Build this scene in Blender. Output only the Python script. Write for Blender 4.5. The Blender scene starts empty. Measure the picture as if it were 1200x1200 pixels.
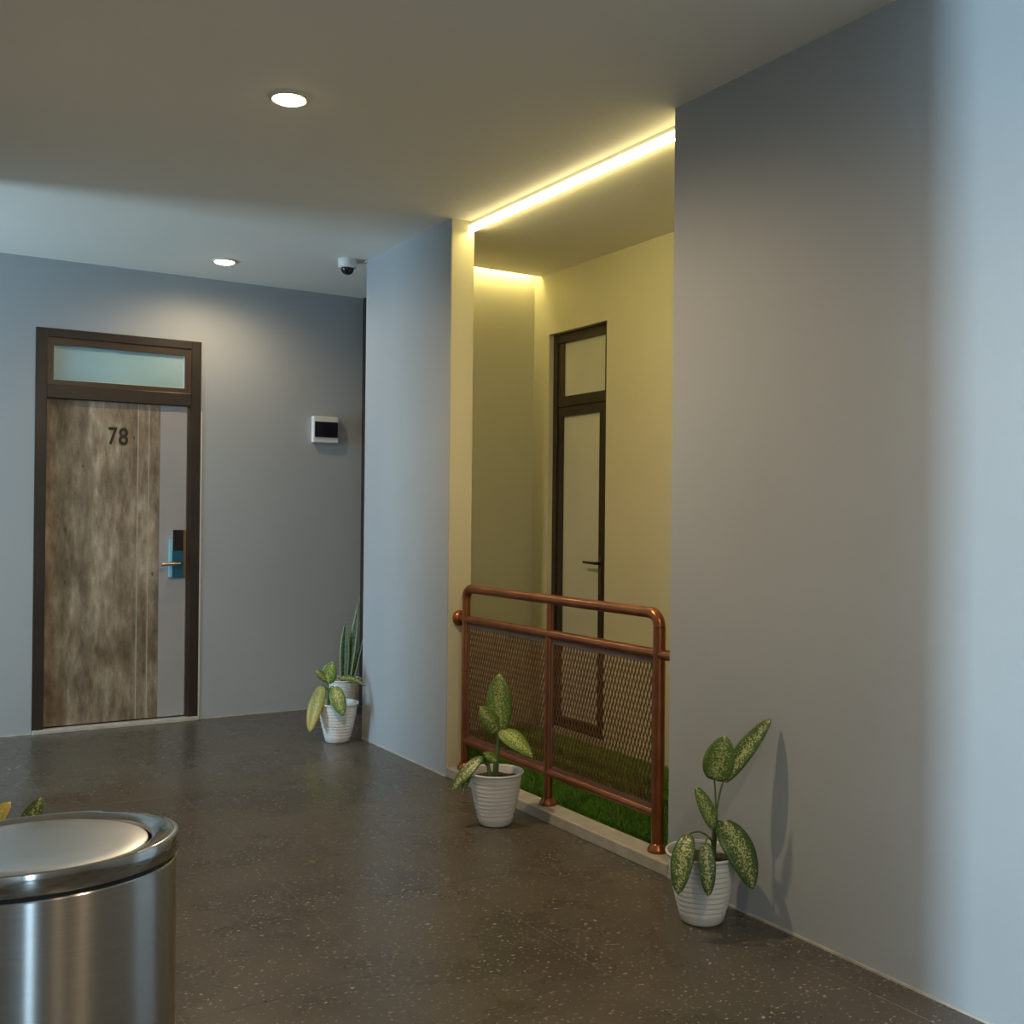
import bpy, bmesh, math, random
from mathutils import Vector, Matrix
import numpy as np

SC = bpy.context.scene
C = SC.collection
random.seed(7)

# ------------------------------------------------------------------ camera
cam = bpy.data.cameras.new('camera')
cam.sensor_width = 36.0
cam.sensor_fit = 'HORIZONTAL'
cam.lens = 1238.75 / 1200 * 36.0
cam.clip_start = 0.05
co = bpy.data.objects.new('camera', cam)
C.objects.link(co)
Rt = Vector((0.8508127, -0.5253704, 0.0101848))
Up = Vector((-0.0105961, 0.0022249, 0.9999414))
Fw = Vector((0.5253622, 0.8508707, 0.0036739))
co.matrix_world = Matrix(((Rt.x, Up.x, -Fw.x, 0), (Rt.y, Up.y, -Fw.y, 0), (Rt.z, Up.z, -Fw.z, 1.41), (0, 0, 0, 1)))
SC.camera = co

# ------------------------------------------------------------------ world, daylight, exposure
w = bpy.data.worlds.new('sky')
w.use_nodes = True
SC.world = w
bg = w.node_tree.nodes['Background']
bg.inputs['Color'].default_value = (0.62, 0.80, 1.0, 1)
bg.inputs['Strength'].default_value = 0.6

def area_light(name, loc, rot, sx, sy, power, color):
    l = bpy.data.lights.new(name, 'AREA')
    l.shape = 'RECTANGLE'
    l.size = sx
    l.size_y = sy
    l.energy = power
    l.color = color
    o = bpy.data.objects.new(name, l)
    o.location = loc
    o.rotation_euler = rot
    C.objects.link(o)
    return o
# sky light entering through the open end of the side passage (travels along +X)
area_light('daylight_passage', (-2.95, 6.26, 1.45), (0, -math.pi / 2, 0), 2.7, 0.80, 118, (0.52, 0.79, 1.0))
# sky light entering through the tall window of the lobby
area_light('daylight_lobby', (-5.40, 1.375, 1.45), (0, -math.pi / 2, 0), 2.6, 0.36, 390, (0.56, 0.81, 1.0))

# sky light entering through the narrow tall window behind the camera
area_light('daylight_rear', (-0.33, -2.45, 1.40), (math.pi / 2, 0, 0), 0.26, 2.5, 16, (0.55, 0.80, 1.0))

SC.view_settings.view_transform = 'Standard'
SC.view_settings.look = 'None'
SC.view_settings.gamma = 1.0
SC.view_settings.use_curve_mapping = False
SC.view_settings.exposure = 0.4

# key dimensions (metres)
XW, YD, H = 2.706, 7.262, 3.014      # right wall plane, door wall plane, ceiling
OY0, OY1 = 3.195, 5.035              # opening with the railing
WT = 0.137                           # thickness of the right wall
YE = 6.155                           # far end of the right wall
RX, RY, RZ = 3.79, 5.88, 2.98        # recess back wall, side wall, ceiling
LX = 0.0                             # left wall face
LY0, LY1 = 1.76, 5.80                # left wall from / to

# ------------------------------------------------------------------ material helpers
def newmat(name):
    m = bpy.data.materials.new(name)
    m.use_nodes = True
    nt = m.node_tree
    return m, nt, nt.nodes['Principled BSDF']

def N(nt, typ, **kw):
    n = nt.nodes.new(typ)
    for k, v in kw.items():
        if k in n.inputs:
            n.inputs[k].default_value = v
        else:
            setattr(n, k, v)
    return n

def ramp(nt, stops, interp='LINEAR'):
    r = nt.nodes.new('ShaderNodeValToRGB')
    e = r.color_ramp.elements
    r.color_ramp.interpolation = interp
    e[0].position, e[0].color = stops[0]
    e[1].position, e[1].color = stops[-1]
    for p, c in stops[1:-1]:
        x = e.new(p)
        x.color = c
    return r

def g(c, a=1.0):
    return (c[0], c[1], c[2], a)

def mixc(nt, fac, a, b, blend='MIX'):
    n = nt.nodes.new('ShaderNodeMix')
    n.data_type = 'RGBA'
    n.blend_type = blend
    for sock, v in ((0, fac), (6, a), (7, b)):
        if isinstance(v, (int, float)):
            n.inputs[sock].default_value = v
        elif isinstance(v, tuple):
            n.inputs[sock].default_value = v
        else:
            nt.links.new(v, n.inputs[sock])
    return n.outputs[2]

def simple(name, col, rough=0.5, metal=0.0, var=0.08, scale=20.0, bump=0.0, bscale=200.0, **kw):
    m, nt, b = newmat(name)
    tc = N(nt, 'ShaderNodeTexCoord')
    nz = N(nt, 'ShaderNodeTexNoise', Scale=scale, Detail=4.0)
    nt.links.new(tc.outputs['Object'], nz.inputs['Vector'])
    lo = tuple(x * (1 - var) for x in col)
    hi = tuple(min(1, x * (1 + var)) for x in col)
    r = ramp(nt, [(0.3, g(lo)), (0.7, g(hi))])
    nt.links.new(nz.outputs['Fac'], r.inputs['Fac'])
    nt.links.new(r.outputs['Color'], b.inputs['Base Color'])
    b.inputs['Roughness'].default_value = rough
    b.inputs['Metallic'].default_value = metal
    for k, v in kw.items():
        b.inputs[k].default_value = v
    if bump:
        n2 = N(nt, 'ShaderNodeTexNoise', Scale=bscale, Detail=3.0)
        nt.links.new(tc.outputs['Object'], n2.inputs['Vector'])
        bp = N(nt, 'ShaderNodeBump', Strength=bump, Distance=0.002)
        nt.links.new(n2.outputs['Fac'], bp.inputs['Height'])
        nt.links.new(bp.outputs['Normal'], b.inputs['Normal'])
    return m

M = {}
M['wall'] = simple('grey_wall_paint', (0.375, 0.398, 0.412), 0.55, var=0.03, scale=1.5, bump=0.15, bscale=160)
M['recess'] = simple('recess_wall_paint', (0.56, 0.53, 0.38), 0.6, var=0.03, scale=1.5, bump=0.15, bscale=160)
M['ceil'] = simple('ceiling_paint', (0.85, 0.82, 0.745), 0.7, var=0.02, scale=1.2, bump=0.1, bscale=120)
M['kerb'] = simple('kerb_concrete', (0.36, 0.335, 0.28), 0.7, var=0.12, scale=14, bump=0.3, bscale=90)
M['grout'] = simple('grout', (0.20, 0.185, 0.16), 0.8, var=0.2, scale=30)
M['caulk'] = simple('caulk', (0.48, 0.44, 0.38), 0.6, var=0.2, scale=12)
M['frame'] = simple('dark_bronze_frame', (0.030, 0.020, 0.014), 0.36, var=0.2, scale=6, bump=0.05)
M['frame_in'] = simple('bronze_sash', (0.060, 0.036, 0.020), 0.30, var=0.2, scale=6)
M['greystrip'] = simple('grey_door_strip', (0.36, 0.34, 0.33), 0.45, var=0.03, scale=4)
M['groove'] = simple('groove_inlay', (0.42, 0.39, 0.34), 0.5, var=0.15, scale=20)
M['digit'] = simple('digit_dark', (0.022, 0.017, 0.014), 0.4, var=0.2)
M['black'] = simple('black_plastic', (0.012, 0.012, 0.013), 0.25, var=0.2)
M['film'] = simple('teal_film', (0.008, 0.085, 0.15), 0.3, var=0.15, scale=25)
M['paleblue'] = simple('pale_blue_film', (0.25, 0.55, 0.65), 0.3, var=0.1)
M['brass'] = simple('brass_edge', (0.30, 0.19, 0.08), 0.35, metal=0.7, var=0.1)
M['lever'] = simple('satin_lever', (0.75, 0.50, 0.36), 0.22, metal=1.0, var=0.05)
M['chrome'] = simple('chrome', (0.85, 0.87, 0.9), 0.12, metal=1.0, var=0.02)
M['white'] = simple('white_plastic', (0.72, 0.72, 0.70), 0.4, var=0.03, scale=8)
M['pot'] = simple('white_pot_plastic', (0.72, 0.71, 0.68), 0.38, var=0.03, scale=6)
M['soil'] = simple('potting_soil', (0.030, 0.022, 0.016), 0.95, var=0.5, scale=80, bump=1.0, bscale=150)
M['stem'] = simple('green_stem', (0.10, 0.16, 0.045), 0.5, var=0.25, scale=30)
M['gasket'] = simple('black_gasket', (0.010, 0.010, 0.011), 0.5, var=0.1)
M['smoked'] = simple('smoked_window', (0.008, 0.008, 0.016), 0.15, var=0.2)
M['dome'] = simple('smoked_dome', (0.010, 0.012, 0.014), 0.06, var=0.1)
M['turf_base'] = simple('turf_backing', (0.020, 0.045, 0.008), 0.9, var=0.4, scale=60)
M['trimring'] = simple('lamp_trim', (0.70, 0.66, 0.58), 0.4, var=0.03)

def copper():
    m, nt, b = newmat('copper_paint')
    tc = N(nt, 'ShaderNodeTexCoord')
    nz = N(nt, 'ShaderNodeTexNoise', Scale=9.0, Detail=5.0)
    nt.links.new(tc.outputs['Object'], nz.inputs['Vector'])
    r = ramp(nt, [(0.3, (0.25, 0.088, 0.036, 1)), (0.7, (0.36, 0.130, 0.048, 1))])
    nt.links.new(nz.outputs['Fac'], r.inputs['Fac'])
    nt.links.new(r.outputs['Color'], b.inputs['Base Color'])
    b.inputs['Metallic'].default_value = 0.8
    b.inputs['Roughness'].default_value = 0.30
    return m
M['copper'] = copper()
M['mesh'] = simple('mesh_copper', (0.17, 0.080, 0.036), 0.42, metal=0.45, var=0.2, scale=12)
M['bar'] = simple('panel_bar', (0.17, 0.10, 0.075), 0.45, metal=0.3, var=0.15, scale=12)

def steel(name, rough, aniso):
    m, nt, b = newmat(name)
    tc = N(nt, 'ShaderNodeTexCoord')
    mp = N(nt, 'ShaderNodeMapping')
    mp.inputs['Scale'].default_value = (3, 3, 160)
    nz = N(nt, 'ShaderNodeTexNoise', Scale=3.0, Detail=5.0)
    nt.links.new(tc.outputs['Object'], mp.inputs['Vector'])
    nt.links.new(mp.outputs['Vector'], nz.inputs['Vector'])
    r = ramp(nt, [(0.3, (0.50, 0.495, 0.48, 1)), (0.7, (0.58, 0.57, 0.555, 1))])
    nt.links.new(nz.outputs['Fac'], r.inputs['Fac'])
    nt.links.new(r.outputs['Color'], b.inputs['Base Color'])
    b.inputs['Metallic'].default_value = 1.0
    b.inputs['Roughness'].default_value = rough
    if aniso:
        b.inputs['Anisotropic'].default_value = aniso
        b.inputs['Anisotropic Rotation'].default_value = 0.25
        tg = N(nt, 'ShaderNodeTangent')
        tg.direction_type = 'RADIAL'
        tg.axis = 'Z'
        nt.links.new(tg.outputs['Tangent'], b.inputs['Tangent'])
    return m
M['steel'] = steel('brushed_steel', 0.27, 1.0)
M['steel_rim'] = steel('polished_steel_rim', 0.12, 0.0)
M['steel_lid'] = steel('satin_steel_lid', 0.25, 0.0)
for nd in M['steel_lid'].node_tree.nodes:
    if nd.type == 'VALTORGB':
        nd.color_ramp.elements[0].color = (0.68, 0.67, 0.655, 1)
        nd.color_ramp.elements[1].color = (0.74, 0.73, 0.715, 1)

def tile_mat():
    m, nt, b = newmat('speckled_stone_tile')
    gm = N(nt, 'ShaderNodeNewGeometry')
    oi = N(nt, 'ShaderNodeObjectInfo')
    big = N(nt, 'ShaderNodeTexNoise', Scale=2.3, Detail=6.0, Roughness=0.6)
    nt.links.new(gm.outputs['Position'], big.inputs['Vector'])
    r = ramp(nt, [(0.30, (0.060, 0.052, 0.041, 1)), (0.70, (0.098, 0.085, 0.067, 1))])
    nt.links.new(big.outputs['Fac'], r.inputs['Fac'])
    # per-tile tone
    rr = ramp(nt, [(0.0, (0.95, 0.95, 0.95, 1)), (1.0, (1.05, 1.05, 1.05, 1))])
    nt.links.new(oi.outputs['Random'], rr.inputs['Fac'])
    c1 = mixc(nt, 1.0, r.outputs['Color'], rr.outputs['Color'], 'MULTIPLY')
    # pale flecks, slightly streaky
    mp = N(nt, 'ShaderNodeMapping')
    mp.inputs['Scale'].default_value = (1.0, 1.5, 1.0)
    mp.inputs['Rotation'].default_value = (0, 0, 0.5)
    nt.links.new(gm.outputs['Position'], mp.inputs['Vector'])
    f1 = N(nt, 'ShaderNodeTexNoise', Scale=54.0, Detail=2.0, Roughness=0.5)
    nt.links.new(mp.outputs['Vector'], f1.inputs['Vector'])
    rf = ramp(nt, [(0.635, (0, 0, 0, 1)), (0.68, (1, 1, 1, 1))])
    nt.links.new(f1.outputs['Fac'], rf.inputs['Fac'])
    f2 = N(nt, 'ShaderNodeTexNoise', Scale=7.0, Detail=3.0)
    nt.links.new(gm.outputs['Position'], f2.inputs['Vector'])
    r2 = ramp(nt, [(0.30, (0.25, 0.25, 0.25, 1)), (0.6, (1, 1, 1, 1))])
    nt.links.new(f2.outputs['Fac'], r2.inputs['Fac'])
    fm = mixc(nt, 1.0, rf.outputs['Color'], r2.outputs['Color'], 'MULTIPLY')
    c2 = mixc(nt, fm, c1, (0.42, 0.39, 0.33, 1))
    nt.links.new(c2, b.inputs['Base Color'])
    rg = ramp(nt, [(0.3, (0.22, 0.22, 0.22, 1)), (0.7, (0.35, 0.35, 0.35, 1))])
    nt.links.new(big.outputs['Fac'], rg.inputs['Fac'])
    nt.links.new(rg.outputs['Color'], b.inputs['Roughness'])
    bp = N(nt, 'ShaderNodeBump', Strength=0.04, Distance=0.001)
    nt.links.new(f1.outputs['Fac'], bp.inputs['Height'])
    nt.links.new(bp.outputs['Normal'], b.inputs['Normal'])
    return m
M['tile'] = tile_mat()

def wood_mat():
    m, nt, b = newmat('weathered_wood_laminate')
    tc = N(nt, 'ShaderNodeTexCoord')
    def noise(sc, loc, scale, det, rough=0.6):
        mp = N(nt, 'ShaderNodeMapping')
        mp.inputs['Scale'].default_value = sc
        mp.inputs['Location'].default_value = loc
        nt.links.new(tc.outputs['Object'], mp.inputs['Vector'])
        n = N(nt, 'ShaderNodeTexNoise', Scale=scale, Detail=det, Roughness=rough)
        nt.links.new(mp.outputs['Vector'], n.inputs['Vector'])
        return n.outputs['Fac']
    grain = noise((5, 1, 1.3), (0, 0, 0), 4.0, 7.0, 0.68)
    blot = noise((2.2, 1, 1.3), (3, 0, 5), 2.0, 5.0)
    bands = noise((7, 0, 0.10), (1, 0, 2), 1.5, 1.0)
    r1 = ramp(nt, [(0.30, (0.150, 0.106, 0.066, 1)), (0.44, (0.245, 0.187, 0.128, 1)), (0.56, (0.33, 0.265, 0.192, 1)), (0.70, (0.47, 0.40, 0.32, 1))])
    nt.links.new(grain, r1.inputs['Fac'])
    r2 = ramp(nt, [(0.34, (0.56, 0.52, 0.46, 1)), (0.62, (1.22, 1.22, 1.22, 1))])
    nt.links.new(blot, r2.inputs['Fac'])
    r3 = ramp(nt, [(0.38, (0.74, 0.72, 0.68, 1)), (0.62, (1.14, 1.14, 1.13, 1))])
    nt.links.new(bands, r3.inputs['Fac'])
    c = mixc(nt, 1.0, r1.outputs['Color'], r2.outputs['Color'], 'MULTIPLY')
    c = mixc(nt, 1.0, c, r3.outputs['Color'], 'MULTIPLY')
    spots = noise((13, 1, 6), (7, 0, 1), 2.2, 2.0)
    rs = ramp(nt, [(0.66, (0, 0, 0, 1)), (0.76, (0.85, 0.85, 0.85, 1))])
    nt.links.new(spots, rs.inputs['Fac'])
    c = mixc(nt, rs.outputs['Color'], c, (0.055, 0.04, 0.03, 1))
    nt.links.new(c, b.inputs['Base Color'])
    b.inputs['Roughness'].default_value = 0.5
    return m
M['wood'] = wood_mat()

def leaf_mat(name, dark, mid, pale, amount=0.5, yellow=None):
    m, nt, b = newmat(name)
    uv = N(nt, 'ShaderNodeUVMap')
    uv.uv_map = 'UVMap'
    sx = N(nt, 'ShaderNodeSeparateXYZ')
    nt.links.new(uv.outputs['UV'], sx.inputs['Vector'])
    # distance from the midrib, 0 at midrib, 1 at the edge
    a1 = N(nt, 'ShaderNodeMath', operation='SUBTRACT')
    a1.inputs[1].default_value = 0.5
    nt.links.new(sx.outputs['X'], a1.inputs[0])
    a2 = N(nt, 'ShaderNodeMath', operation='ABSOLUTE')
    nt.links.new(a1.outputs[0], a2.inputs[0])
    tc = N(nt, 'ShaderNodeTexCoord')
    nz = N(nt, 'ShaderNodeTexNoise', Scale=150.0, Detail=3.0, Roughness=0.6)
    nt.links.new(tc.outputs['Object'], nz.inputs['Vector'])
    a3 = N(nt, 'ShaderNodeMath', operation='MULTIPLY_ADD')
    a3.inputs[1].default_value = -0.42
    nt.links.new(a2.outputs[0], a3.inputs[0])
    nt.links.new(nz.outputs['Fac'], a3.inputs[2])
    r = ramp(nt, [(0.42 + (0.5 - amount) * 0.2, (0, 0, 0, 1)), (0.53 + (0.5 - amount) * 0.2, (1, 1, 1, 1))])
    nt.links.new(a3.outputs[0], r.inputs['Fac'])
    n2 = N(nt, 'ShaderNodeTexNoise', Scale=14.0, Detail=2.0)
    nt.links.new(tc.outputs['Object'], n2.inputs['Vector'])
    base = mixc(nt, n2.outputs['Fac'], g(dark), g(mid))
    if yellow:
        ry = ramp(nt, [(0.25, (0, 0, 0, 1)), (0.95, (1, 1, 1, 1))])
        nt.links.new(sx.outputs['Y'], ry.inputs['Fac'])
        base = mixc(nt, ry.outputs['Color'], base, g(yellow))
    c = mixc(nt, r.outputs['Color'], base, g(pale))
    nt.links.new(c, b.inputs['Base Color'])
    b.inputs['Roughness'].default_value = 0.38
    return m
M['leaf'] = leaf_mat('dieffenbachia_leaf', (0.030, 0.070, 0.014), (0.065, 0.125, 0.022), (0.46, 0.48, 0.20), 0.52)
M['leaf_light'] = leaf_mat('dieffenbachia_leaf_light', (0.080, 0.150, 0.022), (0.14, 0.23, 0.035), (0.50, 0.52, 0.20), 0.55)
M['leaf_yellow'] = leaf_mat('dieffenbachia_leaf_yellow', (0.16, 0.20, 0.035), (0.26, 0.28, 0.06), (0.50, 0.46, 0.20), 0.45, yellow=(0.48, 0.33, 0.05))

def snake_mat():
    m, nt, b = newmat('snake_plant_leaf')
    uv = N(nt, 'ShaderNodeUVMap')
    uv.uv_map = 'UVMap'
    sx = N(nt, 'ShaderNodeSeparateXYZ')
    nt.links.new(uv.outputs['UV'], sx.inputs['Vector'])
    wv = N(nt, 'ShaderNodeTexNoise', Scale=6.0, Detail=3.0)
    mp = N(nt, 'ShaderNodeMapping')
    mp.inputs['Scale'].default_value = (0.6, 7, 1)
    nt.links.new(uv.outputs['UV'], mp.inputs['Vector'])
    nt.links.new(mp.outputs['Vector'], wv.inputs['Vector'])
    r = ramp(nt, [(0.40, (0.018, 0.045, 0.020, 1)), (0.62, (0.10, 0.17, 0.085, 1))])
    nt.links.new(wv.outputs['Fac'], r.inputs['Fac'])
    a1 = N(nt, 'ShaderNodeMath', operation='SUBTRACT')
    a1.inputs[1].default_value = 0.5
    nt.links.new(sx.outputs['X'], a1.inputs[0])
    a2 = N(nt, 'ShaderNodeMath', operation='ABSOLUTE')
    nt.links.new(a1.outputs[0], a2.inputs[0])
    e = ramp(nt, [(0.33, (0, 0, 0, 1)), (0.39, (1, 1, 1, 1))])
    nt.links.new(a2.outputs[0], e.inputs['Fac'])
    c = mixc(nt, e.outputs['Color'], r.outputs['Color'], (0.30, 0.34, 0.13, 1))
    nt.links.new(c, b.inputs['Base Color'])
    b.inputs['Roughness'].default_value = 0.4
    return m
M['snake'] = snake_mat()

def grass_mat():
    m, nt, b = newmat('turf_blades')
    gm = N(nt, 'ShaderNodeNewGeometry')
    nz = N(nt, 'ShaderNodeTexNoise', Scale=25.0, Detail=4.0)
    nt.links.new(gm.outputs['Position'], nz.inputs['Vector'])
    r = ramp(nt, [(0.3, (0.085, 0.22, 0.012, 1)), (0.7, (0.17, 0.38, 0.026, 1))])
    nt.links.new(nz.outputs['Fac'], r.inputs['Fac'])
    nt.links.new(r.outputs['Color'], b.inputs['Base Color'])
    b.inputs['Roughness'].default_value = 0.6
    return m
M['grass'] = grass_mat()

def glow(name, col, strength):
    m = bpy.data.materials.new(name)
    m.use_nodes = True
    nt = m.node_tree
    nt.nodes.remove(nt.nodes['Principled BSDF'])
    e = nt.nodes.new('ShaderNodeEmission')
    e.inputs['Color'].default_value = g(col)
    e.inputs['Strength'].default_value = strength
    nt.links.new(e.outputs[0], nt.nodes['Material Output'].inputs['Surface'])
    return m
M['led'] = glow('led_strip_light', (1.0, 0.84, 0.40), 3.0)
M['led_row'] = glow('led_row_light', (1.0, 0.83, 0.33), 36.0)
M['led_far'] = glow('led_strip_light_far', (1.0, 0.83, 0.33), 24.0)
M['lampdisc'] = glow('downlight_diffuser', (1.0, 0.80, 0.50), 14.0)
M['frost'] = simple('frosted_transom_glass', (0.32, 0.48, 0.51), 0.16, var=0.08, scale=2.5)
M['frost_warm'] = simple('frosted_door_glass', (0.52, 0.52, 0.44), 0.30, var=0.04, scale=3)

# ------------------------------------------------------------------ geometry helpers
def bx(bm, lo, hi):
    x0, y0, z0 = lo
    x1, y1, z1 = hi
    v = [bm.verts.new(p) for p in ((x0, y0, z0), (x1, y0, z0), (x1, y1, z0), (x0, y1, z0), (x0, y0, z1), (x1, y0, z1), (x1, y1, z1), (x0, y1, z1))]
    for f in ((0, 3, 2, 1), (4, 5, 6, 7), (0, 1, 5, 4), (1, 2, 6, 5), (2, 3, 7, 6), (3, 0, 4, 7)):
        bm.faces.new([v[i] for i in f])

def bevel_all(bm, r, seg=2):
    bmesh.ops.bevel(bm, geom=bm.edges[:], offset=r, segments=seg, affect='EDGES', profile=0.5)

def tube(bm, pts, r, seg=16, cap=True):
    pts = [Vector(p) for p in pts]
    rad = r if isinstance(r, (list, tuple)) else [r] * len(pts)
    rings = []
    prev = None
    for i, p in enumerate(pts):
        if i == 0:
            t = pts[1] - pts[0]
        elif i == len(pts) - 1:
            t = pts[-1] - pts[-2]
        else:
            t = (pts[i + 1] - pts[i]).normalized() + (pts[i] - pts[i - 1]).normalized()
        t.normalize()
        if prev is None:
            u = t.orthogonal().normalized()
        else:
            u = (prev - t * prev.dot(t)).normalized()
        prev = u
        v = t.cross(u)
        rings.append([bm.verts.new(p + (u * math.cos(2 * math.pi * k / seg) + v * math.sin(2 * math.pi * k / seg)) * rad[i]) for k in range(seg)])
    for a, b in zip(rings, rings[1:]):
        for k in range(seg):
            bm.faces.new((a[k], a[(k + 1) % seg], b[(k + 1) % seg], b[k]))
    if cap:
        bm.faces.new(rings[0][::-1])
        bm.faces.new(rings[-1])

def lathe(bm, prof, seg=48, c=(0, 0, 0), sx=1.0, sy=1.0, cap0=False, cap1=False):
    rings = []
    for r, z in prof:
        rings.append([bm.verts.new((c[0] + sx * r * math.cos(2 * math.pi * k / seg), c[1] + sy * r * math.sin(2 * math.pi * k / seg), c[2] + z)) for k in range(seg)])
    for a, b in zip(rings, rings[1:]):
        for k in range(seg):
            bm.faces.new((a[k], a[(k + 1) % seg], b[(k + 1) % seg], b[k]))
    if cap0:
        bm.faces.new(rings[0][::-1])
    if cap1:
        bm.faces.new(rings[-1])

def obj(name, bm, m, parent=None, smooth=False, loc=None):
    me = bpy.data.meshes.new(name)
    bmesh.ops.recalc_face_normals(bm, faces=bm.faces[:])
    bm.to_mesh(me)
    bm.free()
    me.materials.append(M[m] if isinstance(m, str) else m)
    if smooth:
        for p in me.polygons:
            p.use_smooth = True
        try:
            me.set_sharp_from_angle(angle=math.radians(38))
        except Exception:
            pass
    o = bpy.data.objects.new(name, me)
    C.objects.link(o)
    if loc is not None:
        o.location = loc
    if parent is not None:
        o.parent = parent
    return o

def box(name, lo, hi, m, parent=None, bev=0.0):
    bm = bmesh.new()
    bx(bm, lo, hi)
    if bev:
        bevel_all(bm, bev)
    return obj(name, bm, m, parent)

def boxes(name, lst, m, parent=None):
    bm = bmesh.new()
    for lo, hi in lst:
        bx(bm, lo, hi)
    return obj(name, bm, m, parent)

def tag(o, label=None, cat=None, group=None, kind=None):
    if label:
        o['label'] = label
    if cat:
        o['category'] = cat
    if group:
        o['group'] = group
    if kind:
        o['kind'] = kind
    return o

def thing(name, label, cat, loc=(0, 0, 0), group=None, kind=None):
    o = bpy.data.objects.new(name, None)
    o.empty_display_size = 0.1
    C.objects.link(o)
    o.location = loc
    return tag(o, label, cat, group, kind)

def struct(o, label, cat):
    return tag(o, label, cat, None, 'structure')

# ------------------------------------------------------------------ shell: floor with tiles
fl = boxes('floor', [((-5.6, -2.6, -0.15), (XW, LY1 + 0.6, -0.0009)), ((-3.2, LY1 + 0.6, -0.15), (3.30, YD + 0.2, -0.0009)), ((XW, YE - 0.2, -0.15), (3.30, LY1 + 0.6, -0.0009))], 'grout')
struct(fl, 'dark speckled stone tile floor of the corridor', 'floor')
GAP = 0.0009
full_mesh = {}
def tile_piece(x0, x1, y0, y1):
    x0 += GAP; x1 -= GAP; y0 += GAP; y1 -= GAP
    if x1 - x0 < 0.015 or y1 - y0 < 0.015:
        return
    key = (round(x1 - x0, 3), round(y1 - y0, 3))
    if key not in full_mesh:
        bm = bmesh.new()
        wx, wy, e = x1 - x0, y1 - y0, 0.0006
        lo = [bm.verts.new(p) for p in ((0, 0, -0.004), (wx, 0, -0.004), (wx, wy, -0.004), (0, wy, -0.004))]
        mi = [bm.verts.new(p) for p in ((0, 0, -e), (wx, 0, -e), (wx, wy, -e), (0, wy, -e))]
        hi = [bm.verts.new(p) for p in ((e, e, 0), (wx - e, e, 0), (wx - e, wy - e, 0), (e, wy - e, 0))]
        for a, b in ((lo, mi), (mi, hi)):
            for k in range(4):
                bm.faces.new((a[k], a[(k + 1) % 4], b[(k + 1) % 4], b[k]))
        bm.faces.new(hi)
        me = bpy.data.meshes.new('tile')
        bm.to_mesh(me)
        bm.free()
        me.materials.append(M['tile'])
        full_mesh[key] = me
    o = bpy.data.objects.new('tile', full_mesh[key])
    C.objects.link(o)
    o.location = (x0, y0, 0)
    o.parent = fl

def tile_region(rx0, rx1, ry0, ry1):
    ix = math.floor((rx0 - 1.98) / 0.6)
    while 1.98 + ix * 0.6 < rx1:
        a, b = max(rx0, 1.98 + ix * 0.6), min(rx1, 2.58 + ix * 0.6)
        iy = math.floor((ry0 - 3.565) / 0.6)
        while 3.565 + iy * 0.6 < ry1:
            c, d = max(ry0, 3.565 + iy * 0.6), min(ry1, 4.165 + iy * 0.6)
            if b > a and d > c:
                tile_piece(a, b, c, d)
            iy += 1
        ix += 1
tile_region(LX, XW, LY0, YE)                 # corridor
tile_region(-0.75, XW, -2.5, LY0)            # corridor around the camera
tile_region(-5.5, -0.75, 1.12, LY0)          # daylight passage beside the camera
tile_region(LX, 3.20, YE, YD)                # cross passage
tile_region(-3.0, LX, LY1, YD)               # side passage to the left

# ------------------------------------------------------------------ shell: walls
struct(boxes('wall_right', [((XW, -2.6, 0), (XW + WT, OY0, H))], 'wall'), 'long grey painted wall right of the copper railing', 'wall')
struct(boxes('wall_center', [((XW, OY1, 0), (XW + WT, YE, H))], 'wall'), 'grey painted pier between the door wall and the recess opening', 'wall')
struct(boxes('wall_behind', [((XW + WT, RY + 0.002, 0), (RX + 0.1, YE, H))], 'wall'), 'wall block behind the grey pier beside the dark door', 'wall')
# pale inner lining of the recess side of the pier
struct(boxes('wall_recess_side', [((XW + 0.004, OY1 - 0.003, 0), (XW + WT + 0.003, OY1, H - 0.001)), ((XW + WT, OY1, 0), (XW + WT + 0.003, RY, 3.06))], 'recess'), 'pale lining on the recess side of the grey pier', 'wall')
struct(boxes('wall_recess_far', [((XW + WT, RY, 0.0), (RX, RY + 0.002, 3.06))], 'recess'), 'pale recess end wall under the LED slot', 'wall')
DW0, DW1, DT = 0.937, 1.978, 2.575
struct(boxes('wall_back', [((-3.1, YD, 0), (DW0, YD + 0.15, H)), ((DW1, YD, 0), (3.30, YD + 0.15, H)), ((DW0, YD, DT), (DW1, YD + 0.15, H)), ((DW0, YD + 0.13, 0), (DW1, YD + 0.15, DT))], 'wall'), 'grey painted wall with the numbered wooden door', 'wall')
RDY0, RDY1, RDT = 5.08, 5.70, 2.585
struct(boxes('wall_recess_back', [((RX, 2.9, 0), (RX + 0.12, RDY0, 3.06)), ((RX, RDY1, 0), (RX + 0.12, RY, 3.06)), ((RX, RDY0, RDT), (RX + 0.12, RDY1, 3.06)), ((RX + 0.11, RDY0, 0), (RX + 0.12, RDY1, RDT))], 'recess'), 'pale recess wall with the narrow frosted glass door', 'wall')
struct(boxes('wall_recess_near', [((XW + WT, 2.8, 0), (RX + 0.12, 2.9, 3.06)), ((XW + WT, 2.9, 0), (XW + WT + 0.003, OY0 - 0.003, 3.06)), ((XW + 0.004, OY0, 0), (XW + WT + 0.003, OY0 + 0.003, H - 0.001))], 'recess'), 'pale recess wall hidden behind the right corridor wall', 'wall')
struct(boxes('wall_left', [((-3.0, LY0, 0), (LX, LY1, H))], 'wall'), 'grey wall block on the left side of the corridor', 'wall')
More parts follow.
